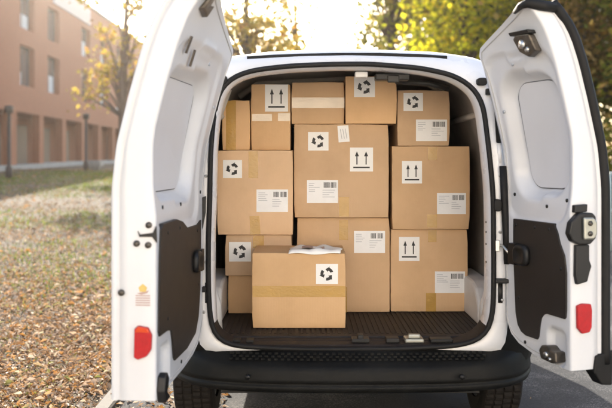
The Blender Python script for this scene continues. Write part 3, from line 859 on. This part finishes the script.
    # rubber strip in the hinge gap
    if side == 'R':
        for pth in ([(495.5,76),(496.5,90),(498,110),(500,142)], [(503,166),(504.5,200),(506,230),(507.5,264)]):
            gp = MB(); gp.tube([rearpt(px_, py_, -.018) for px_, py_ in pth], .0165, 8); gp.build('hinge_seal', M['rubber'], door)
        q = rearpt(491.5, 92); st_ = MB(); st_.box(q[0]-.03, q[0]+.035, q[1]-.03, q[1]-.005, q[2]-.014, q[2]+.014); st_.build('door_strap', M['rubber'], door, bevel=.004)
    # end face furniture
    def E(t, h, out): return D.pos(W+out, h, t)
    rf_ = MB()
    if side == 'R': rpoly = [(.022,.822),(.045,.83),(.085,.826),(.09,.80),(.088,.735),(.078,.716),(.045,.712),(.024,.735)]
    else: rpoly = [(.072,.815),(.06,.826),(.025,.82),(.012,.795),(.014,.745),(.03,.722),(.06,.71),(.074,.718)]
    rf_.prism(rpoly, E, -.002, .014); rfo = rf_.build('reflector', M['red'], door, bevel=.004)
    if side == 'L':
        oo = MB(); oo.prism([(.070,.803),(.060,.824),(.026,.818),(.018,.803)], E, .0, .0155); oo.build('reflector_top', M['orange'], rfo, bevel=.002)
        s_ = MB(); s_.prism([(.062,1.148),(.055,1.136),(.01,1.142),(-.002,1.165),(-.004,1.108),(.012,1.128),(.056,1.128)][::-1], E, -.002, .006); s_.build('striker_slot', M['black'], door)
        for t_, h_ in [(.024,1.168),(.066,1.105),(.026,1.100),(.119,.937)]:
            s_ = MB(); s_.tube([E(t_, h_, -.002), E(t_, h_, .007)], .011, 14); s_.build('striker_bolt', M['darkmetal'], door)
        s_ = MB(); s_.prism([(.073,.888),(.017,.888),(.017,.97),(.073,.97)], E, -.001, .0012); so = s_.build('warning_sticker', M['blank'], door)
        s_ = MB(); s_.prism([(.055,.94),(.035,.94),(.030,.955),(.045,.968),(.06,.955)], E, .0012, .0022); s_.build('yellow_symbol', M['yellow'], so)
        s_ = MB()
        for k in range(5): s_.prism([(.07,.893+k*.008),(.02,.893+k*.008),(.02,.897+k*.008),(.07,.897+k*.008)], E, .0012, .002)
        s_.prism([(.066,.935),(.05,.93),(.03,.936),(.024,.945),(.045,.94)], E, .0012, .002)
        s_.build('printed_lines', M['redink'], so)
        # bottom lock and top lock
        def P_(u, h, d): return D.pos(u, h, d)
        s_ = MB(); s_.prism([(.80,.655),(.775,.63),(.785,.60),(.80,.59),(.77,.57),(.755,.555),(.83,.555),(.845,.60),(.83,.645)], P_, .0, -.03); s_.build('bottom_lock', M['black'], door, bevel=.005)
        s_ = MB(); s_.prism([(.70,1.90),(.79,1.915),(.79,1.955),(.76,1.96),(.74,1.935),(.70,1.94)], P_, .0, -.022); s_.build('top_lock', M['darkmetal'], door, bevel=.005)
        for u_, h_ in [(.72, 1.80), (.62, 1.765)]:
            s_ = MB(); s_.prism([(u_-.012,h_-.03),(u_+.012,h_-.03),(u_+.012,h_+.03),(u_-.012,h_+.03)], P_, .0, -.004); s_.build('slot_plug', M['darkmetal'], door)
    else:
        s_ = MB(); s_.prism([(-.018,1.15),(-.028,1.105),(-.012,1.075),(.02,1.062),(.07,1.062),(.096,1.085),(.096,1.17),(.08,1.185),(.02,1.185)], E, -.002, .03); lo = s_.build('door_latch', M['black'], door, bevel=.006)
        s_ = MB(); s_.prism([(.004,1.185),(.004,1.215),(.062,1.218),(.062,1.188)], E, -.002, .02); s_.build('latch_cap', M['black'], lo, bevel=.004)
        s_ = MB(); s_.prism([(.032,1.082),(.03,1.168),(.075,1.168),(.092,1.15),(.092,1.10),(.078,1.082)], E, .028, .042); co = s_.build('latch_cover', M['brass'], lo, bevel=.006)
        for h_ in (1.105, 1.145):
            s_ = MB(); s_.tube([E(.058, h_, .041), E(.058, h_, .046)], .010, 12); s_.build('cover_screw', M['darkmetal'], door)
        s_ = MB(); s_.prism([(.012,1.06),(.074,1.06),(.074,1.0),(.085,.975),(.075,.95),(.065,.915),(.018,.905),(.01,.94)], E, -.002, .018); s_.build('latch_base', M['black'], door, bevel=.005)
        es = MB(); es.tube([D.pos(W-.004, h, T(h)+.004) for h in np.linspace(.585, 2.0, 40)], [.021]*40, 10); es.build('edge_seal', M['rubber'], door)
        cp = MB(); cp.prism([(.11,.62),(.10,.555),(.135,.505),(.185,.50),(.19,.64)], E, -.05, .012); cp.build('corner_rubber', M['rubber'], door, bevel=.006)
        def P_(u, h, d): return D.pos(u, h, d)
        ts = MB(); ts.tube([D.pos(W-.10, D.ht(W-.10)-.004, .0), D.pos(W-.04, D.ht(W-.04)-.006, -.002), D.pos(W, D.ht(W)-.012, .005), D.pos(W+.004, D.ht(W)-.018, .05), D.pos(W+.004, D.ht(W)-.022, .11)], [.008, .014, .02, .022, .022], 8); ts.build('top_seal', M['rubber'], door)
        s_ = MB(); s_.prism([(.30,1.875),(.325,1.89),(.405,1.885),(.415,1.82),(.36,1.80),(.315,1.825)], P_, .004, -.03); to = s_.build('top_lock', M['darkmetal'], door, bevel=.006)
        s_ = MB(); s_.tube([P_(.355, 1.85, -.028), P_(.355, 1.85, -.042)], .018, 14); s_.tube([P_(.375, 1.828, -.028), P_(.375, 1.828, -.04)], .011, 12); s_.build('lock_bolts', M['steel'], to)
        s_ = MB(); s_.prism([(.30,1.888),(.30,1.902),(.42,1.90),(.42,1.886)], P_, .0, -.036); s_.build('lock_bar', M['black'], to, bevel=.003)
        s_ = MB(); s_.prism([(.285,.612),(.305,.635),(.345,.64),(.37,.625),(.40,.625),(.405,.585),(.375,.575),(.30,.578)], P_, .03, -.02); bo = s_.build('bottom_lock', M['darkmetal'], door, bevel=.006)
        s_ = MB(); s_.tube([P_(.345, .605, -.018), P_(.345, .605, -.03)], .012, 12); s_.tube([P_(.37, .592, -.018), P_(.37, .592, -.028)], .007, 10); s_.build('lock_bolts', M['steel'], bo)
        s_ = MB(); a_ = D.pos(.06, .985, -.02); s_.tube([(.845, RY+.02, 1.015), (.87, RY-.02, 1.01), a_], .006, 8); s_.build('check_rod', M['steel'], door)
        s_ = MB(); s_.box(.825, .858, RY-.014, RY+.03, .985, 1.035); s_.build('check_bracket', M['steel'], door, bevel=.003)
        s_ = MB(); s_.box(.835, .90, RY-.03, RY+.02, .845, .865); s_.build('hinge_arm', M['black'], door, bevel=.006)
    return door
make_door('L'); make_door('R')

# ------------------------------------------------------------------ cardboard boxes
G = 'cardboard boxes stacked in the van'
def arrow_poly():
    return [(-.12,-.9),(.12,-.9),(.12,.25),(.42,.25),(0,.95),(-.42,.25),(-.12,.25)]
def on_face(o, y, x0, x1, z0, z1, name, mat, d=.0012, d0=0.0, rot=0, parent=None, bend=0):
    mb = MB(); cx_, cz_ = (x0+x1)/2, (z0+z1)/2
    ca, sa = math.cos(rot), math.sin(rot)
    def tr(a, b_, dd): return (cx_ + a*ca - b_*sa, y - dd, cz_ + a*sa + b_*ca)
    w, h = (x1-x0)/2, (z1-z0)/2
    mb.prism([(-w,-h),(w,-h),(w,h),(-w,h)], tr, d0, d)
    return mb.build(name, mat, parent or o), tr, w, h
def sticker(o, y, rect, kind, rot=0):
    x0, x1, z0, z1 = rect
    s, tr, w, h = on_face(o, y, x0, x1, z0, z1, 'handling_sticker', M['sticker'], rot=rot)
    mb = MB(); k = min(w, h)
    if kind == 'arrows':
        for sx in (-1, 1):
            mb.prism([(sx*w*.40 + a*w*.42, h*.12 + b_*h*.60) for a, b_ in arrow_poly()], tr, .0011, .0019)
        mb.prism([(-w*.72,-h*.72),(w*.72,-h*.72),(w*.72,-h*.60),(-w*.72,-h*.60)], tr, .0011, .0019)
        mb.build('up_arrows', M['ink'], s)
    else:
        for q_ in range(3):
            a0 = 2*PI*q_/3 + .35
            po = []; r0, r1 = .36*k, .66*k
            for t in np.linspace(0, .85, 7): po.append((r1*math.cos(a0+t), r1*math.sin(a0+t)))
            po += [(.80*k*math.cos(a0+.85), .80*k*math.sin(a0+.85)), (.50*k*math.cos(a0+1.55), .50*k*math.sin(a0+1.55)), (.22*k*math.cos(a0+.85), .22*k*math.sin(a0+.85))]
            for t in np.linspace(.85, 0, 7): po.append((r0*math.cos(a0+t), r0*math.sin(a0+t)))
            mb.prism(po, tr, .0011, .0019)
        mb.build('recycling_symbol', M['ink'], s)
def label(o, y, rect, rot=0):
    x0, x1, z0, z1 = rect
    s, tr, w, h = on_face(o, y, x0, x1, z0, z1, 'shipping_label', M['label'], rot=rot)
    mb = MB(); rd = random.Random(int(x0*1000))
    for c0 in (.08, .52):
        x = c0
        while x < c0+.36:
            ww = rd.choice([.018, .03, .045]); mb.prism([(x*w,.32*h),((x+ww)*w,.32*h),((x+ww)*w,.80*h),(x*w,.80*h)], tr, .0011, .0018); x += ww + rd.choice([.018, .028])
    mb.build('barcode', M['ink'], s)
    mb = MB()
    for i in range(5):
        z = .68 - i*.17; l = rd.uniform(.3, .75); mb.prism([(-.88*w, z*h), ((-.88+l)*w, z*h), ((-.88+l)*w, (z+.045)*h), (-.88*w, (z+.045)*h)], tr, .0011, .0016)
    for i in range(4):
        z = .10 - i*.2; l = rd.uniform(.3, .8); mb.prism([(.0*w, z*h), (l*w, z*h), (l*w, (z+.045)*h), (.0*w, (z+.045)*h)], tr, .0011, .0016)
    mb.build('text_lines', M['greyink'], s)
def tape(o, y, rect, mat='tape', wrap=None, rot=0):
    x0, x1, z0, z1 = rect
    t_, tr, w, h = on_face(o, y, x0, x1, z0, z1, 'tape', M[mat], d=.0008, rot=rot)
    return t_
def carton(X0, X1, Y0_, dep, Z0, Z1, lab, items=(), rot=0):
    mb = MB()
    n = 12; bul = .0012; rdm = random.Random(int(X0*977+Z0*3331)); crush = [rdm.uniform(0, .006) for _ in range(8)]
    # bulged front/back/sides as a subdivided closed box
    def face(f, nu, nv):
        rows = [[f(i/nu, j/nv) for i in range(nu+1)] for j in range(nv+1)]; mb.grid(rows, smooth=True)
    w, d, h = X1-X0, dep, Z1-Z0
    bg = lambda s, t: bul*(math.sin(PI*s)*math.sin(PI*t))**.7
    face(lambda s, t: (X0+s*w, Y0_-bg(s, t)+.0012, Z0+t*h), n, n)
    face(lambda s, t: (X0+s*w, Y0_+d+bg(s, t)-.0012, Z0+t*h), n, n)
    face(lambda s, t: (X0-bg(s, t)+.0012, Y0_+s*d, Z0+t*h), n, n)
    face(lambda s, t: (X1+bg(s, t)-.0012, Y0_+s*d, Z0+t*h), n, n)
    face(lambda s, t: (X0+s*w, Y0_+t*d, Z1), n, n)
    face(lambda s, t: (X0+s*w, Y0_+t*d, Z0), n, n)
    me_o = mb
    bm = bmesh.new()
    loc = Vector(((X0+X1)/2, Y0_+dep/2, Z0))
    vs = [bm.verts.new(Vector(v)-loc) for v in mb.v]
    for f in mb.f: bm.faces.new([vs[i] for i in f])
    bmesh.ops.remove_doubles(bm, verts=bm.verts, dist=.003)
    for v in bm.verts:      # softened, slightly crushed corners and wavy edges
        hw_, hd_ = w/2, d/2
        ci = (v.co.x > 0) + 2*(v.co.y > 0) + 4*(v.co.z > h/2)
        dd = math.sqrt((hw_-abs(v.co.x))**2 + (hd_-abs(v.co.y))**2 + min(v.co.z, h-v.co.z)**2)
        k_ = crush[ci]*max(0, 1-dd/.07)
        v.co.x -= math.copysign(k_, v.co.x); v.co.y -= math.copysign(k_*.8, v.co.y)
        if v.co.z > h/2: v.co.z -= k_*.7
        if abs(v.co.z-h) < .002 and abs(abs(v.co.y)-hd_) < .01: v.co.z -= .0022*(.5+.5*math.sin(v.co.x*23+X0*40))*(abs(v.co.x) < hw_-.02)
    bmesh.ops.recalc_face_normals(bm, faces=bm.faces)
    ed = [e for e in bm.edges if len(e.link_faces) == 2 and e.calc_face_angle() > .8]
    bmesh.ops.bevel(bm, geom=ed, offset=.0032, segments=2, profile=.5, affect='EDGES')
    for f in bm.faces: f.smooth = True
    me = bpy.data.meshes.new('cardboard_box'); bm.to_mesh(me); bm.free()
    me.materials.append(M['card'])
    try: me.set_sharp_from_angle(angle=math.radians(40))
    except Exception: pass
    o = bpy.data.objects.new('cardboard_box', me); COL.objects.link(o); o.location = loc
    tag(o, lab, 'box', G)
    yf = Y0_ + .0005
    conv = lambda r_: (X_at(r_[0], Y0_), X_at(r_[1], Y0_), Z_at(r_[3], Y0_), Z_at(r_[2], Y0_))
    for it in items:
        kind, r_ = it[0], conv(it[1]); rt = it[2] if len(it) > 2 else 0
        if kind in ('arrows', 'recycle'): sticker(o, yf, r_, kind, rt)
        elif kind == 'label': label(o, yf, r_, rt)
        elif kind == 'tape':  tape(o, yf, r_, rot=rt)
        elif kind == 'clear': tape(o, yf, r_, 'cleartape', rot=rt)
        elif kind == 'tag':
            t_, tr, w_, h_ = on_face(o, yf, *r_, 'paper_tag', M['label'], rot=rt)
            mk = MB()
            for k_ in (-.45, .0, .45): mk.prism([((k_-.12)*w_, h_*.6), ((k_-.02)*w_, h_*.6), ((k_+.14)*w_, -h_*.6), ((k_+.04)*w_, -h_*.6)], tr, .0011, .0018)
            mk.build('printed_stripes', M['greyink'], t_)
    # top flap seam with tape
    mt = MB(); cxm = (X0+X1)/2
    mt.box(cxm-.024, cxm+.024, Y0_+.012, Y0_+dep-.012, Z1-Z0+Z0, Z1+.0008); mt.build('top_tape', M['tape'], o)
    return o

carton(-.048, .4476, 4.38, .46, .580, 1.084, 'large box on the van floor under the centre stack, label upper right', [('label', (354,385,231,253)), ('tape', (339,348,220,240)), ('tape', (339,347,287,312.5))])
carton(-.0635, .439, 4.35, .46, 1.0855, 1.580, 'large central box with recycling sticker, arrows sticker and shipping label', [('recycle', (308,328.5,132,150.5)), ('tag', (338,349,125.5,142), .08), ('arrows', (350,373,147.5,171.5)), ('label', (307,338,180,203)), ('tape', (339,349,197,216.5))])
carton(-.078, .205, 4.37, .40, 1.5815, 1.805, 'low top box with a pale glossy tape band across its front', [('clear', (291.8,344.3,97.5,108))])
carton(.208, .479, 4.33, .42, 1.5815, 1.832, 'topmost box under the roof lock with recycling sticker near its top edge', [('recycle', (354,375,77,97))])
carton(.4845, .764, 4.36, .42, 1.4655, 1.761, 'top box of the right stack, recycling sticker above a shipping label', [('recycle', (403.5,423,93,111)), ('label', (416,447,119.5,141))])
carton(.456, .870, 4.36, .46, 1.0225, 1.464, 'middle box of the right stack with arrows sticker and plain label', [('arrows', (402,422,161,183.5)), ('label', (437,466,193,214)), ('tape', (428,437,147.2,160)), ('tape', (427,437,214.5,227.5))])
carton(.452, .865, 4.39, .46, .580, 1.0215, 'bottom box of the right stack standing on the van floor', [('arrows', (399,419.5,237,261)), ('label', (435,465,271.5,293)), ('tape', (428,436.5,229.8,242)), ('tape', (426,436,293,311.5))])
carton(-.4656, -.068, 4.30, .46, .999, 1.4415, 'large box of the left stack with recycling sticker and label', [('recycle', (223,242,160,178)), ('label', (256.5,288,189.5,212)), ('tape', (248.5,258,151.2,178)), ('tape', (250,260,216,234.5), .05)])
carton(-.4257, -.0736, 4.32, .46, .7815, .998, 'small box with recycling sticker below the large left box', [('recycle', (229,251,242,261.5)), ('tape', (253,264,235.6,248))])
carton(-.412, -.08, 4.34, .46, .580, .7805, 'plain box at the foot of the left stack, half hidden by the front box')
carton(-.4435, -.2957, 4.34, .40, 1.4425, 1.707, 'narrow box at the upper left with a strip of brown tape down its front', [('tape', (226,236,100.6,150))])
carton(-.2917, -.0815, 4.36, .42, 1.4425, 1.793, 'tall top box with arrows sticker above a clear tape band', [('arrows', (265,288,84.5,111.5)), ('clear', (252,272,114,121)), ('clear', (278,290,113,121))])
carton(-.2601, .1927, 3.96, .36, .580, .942, 'front box standing alone by the sill, brown tape across its middle', [('recycle', (316,338,264,284)), ('tape', (252.5,345.6,286,297))])
# document pouch on the front box
pm = MB(); rows = []
for j in range(13):
    row = []
    for i in range(19):
        s, t = i/18, j/12
        x = -.085 + .25*s + .015*math.sin(t*3); y = 3.952 + .17*t
        z = .9435 + .004 + .011*abs(math.sin(s*7+t*3))*math.sin(PI*s)**.5 + .010*math.sin(s*13+2)*math.sin(t*5)*.5 + (.005 if j > 0 else -.006)
        row.append((x, y if j else 3.945, max(z, .9445) if j else .940 + .004*math.sin(s*9)))
    rows.append(row)
pm.grid(rows)
po = pm.build('document_pouch', M['sticker'], origin=(.04, 4.04, .944), recalc=False)
tag(po, 'crumpled white document pouch lying on top of the front box', 'pouch')
sol = po.modifiers.new('thickness', 'SOLIDIFY'); sol.thickness = .0012
pk = MB()
pk.grid([[(-.02+.11*s, 3.97+.10*t, .9635+.004*math.sin(s*6)) for s in np.linspace(0, 1, 8)] for t in np.linspace(0, 1, 6)])
ppp = pk.build('paper_slip', M['redink'], po, recalc=False)

# ------------------------------------------------------------------ haze volume added for the glow towards the sun
hm = bpy.data.materials.new('haze_air'); hm.use_nodes = True
hn = hm.node_tree; hn.nodes.remove(hn.nodes['Principled BSDF'])
pv = hn.nodes.new('ShaderNodeVolumePrincipled'); pv.inputs['Color'].default_value = (.97, .93, .88, 1)
pv.inputs['Density'].default_value = HAZE; pv.inputs['Anisotropy'].default_value = .82
hn.links.new(pv.outputs[0], hn.nodes['Material Output'].inputs['Volume'])
hz = MB(); hz.box(-201, 201, -61, 301, -1.0, 17.5)
tag(hz.build('haze', hm), 'thin haze added to the air for the glow towards the sun', 'haze', kind='stuff')
# ------------------------------------------------------------------ light, sky, camera
SUN = Vector((-.27, 1, .43)).normalized()
el = math.asin(SUN.z); az = math.atan2(SUN.x, SUN.y)
w = bpy.data.worlds.new('World'); SC.world = w; w.use_nodes = True
nt = w.node_tree
sky = nt.nodes.new('ShaderNodeTexSky'); sky.sky_type = 'NISHITA'; sky.sun_disc = False
sky.sun_elevation = el; sky.sun_rotation = az % (2*PI)
sky.air_density = 1.0; sky.dust_density = 3.0; sky.ozone_density = 1.0
bg_ = nt.nodes['Background']; nt.links.new(sky.outputs[0], bg_.inputs['Color']); bg_.inputs['Strength'].default_value = .10
ld = bpy.data.lights.new('sun', 'SUN'); ld.energy = 3.0; ld.angle = math.radians(.5); ld.color = (1, .93, .82)
lo = bpy.data.objects.new('sun', ld); COL.objects.link(lo); lo.rotation_euler = SUN.to_track_quat('Z', 'Y').to_euler(); lo.location = (-4, 20, 12)

cd = bpy.data.cameras.new('camera'); cam = bpy.data.objects.new('camera', cd); COL.objects.link(cam)
cam.location = (0, 0, CAMZ); cam.rotation_euler = (PI/2, 0, 0)
cd.sensor_width = 36; cd.lens = 36*F/612; cd.shift_y = -(204-HY)/612
cd.clip_start = .05; cd.clip_end = 1500
cd.dof.use_dof = True; cd.dof.focus_distance = 4.15; cd.dof.aperture_fstop = 2.4
SC.camera = cam
SC.render.engine = 'CYCLES'
try:
    SC.cycles.use_denoising = True; SC.cycles.denoiser = 'OPENIMAGEDENOISE'
except Exception: pass
vs_ = SC.view_settings
vs_.view_transform = 'Standard'; vs_.look = 'None'; vs_.gamma = 1; vs_.use_curve_mapping = False
vs_.exposure = 2.36
vs_.use_white_balance = True; vs_.white_balance_temperature = 6750; vs_.white_balance_tint = 10
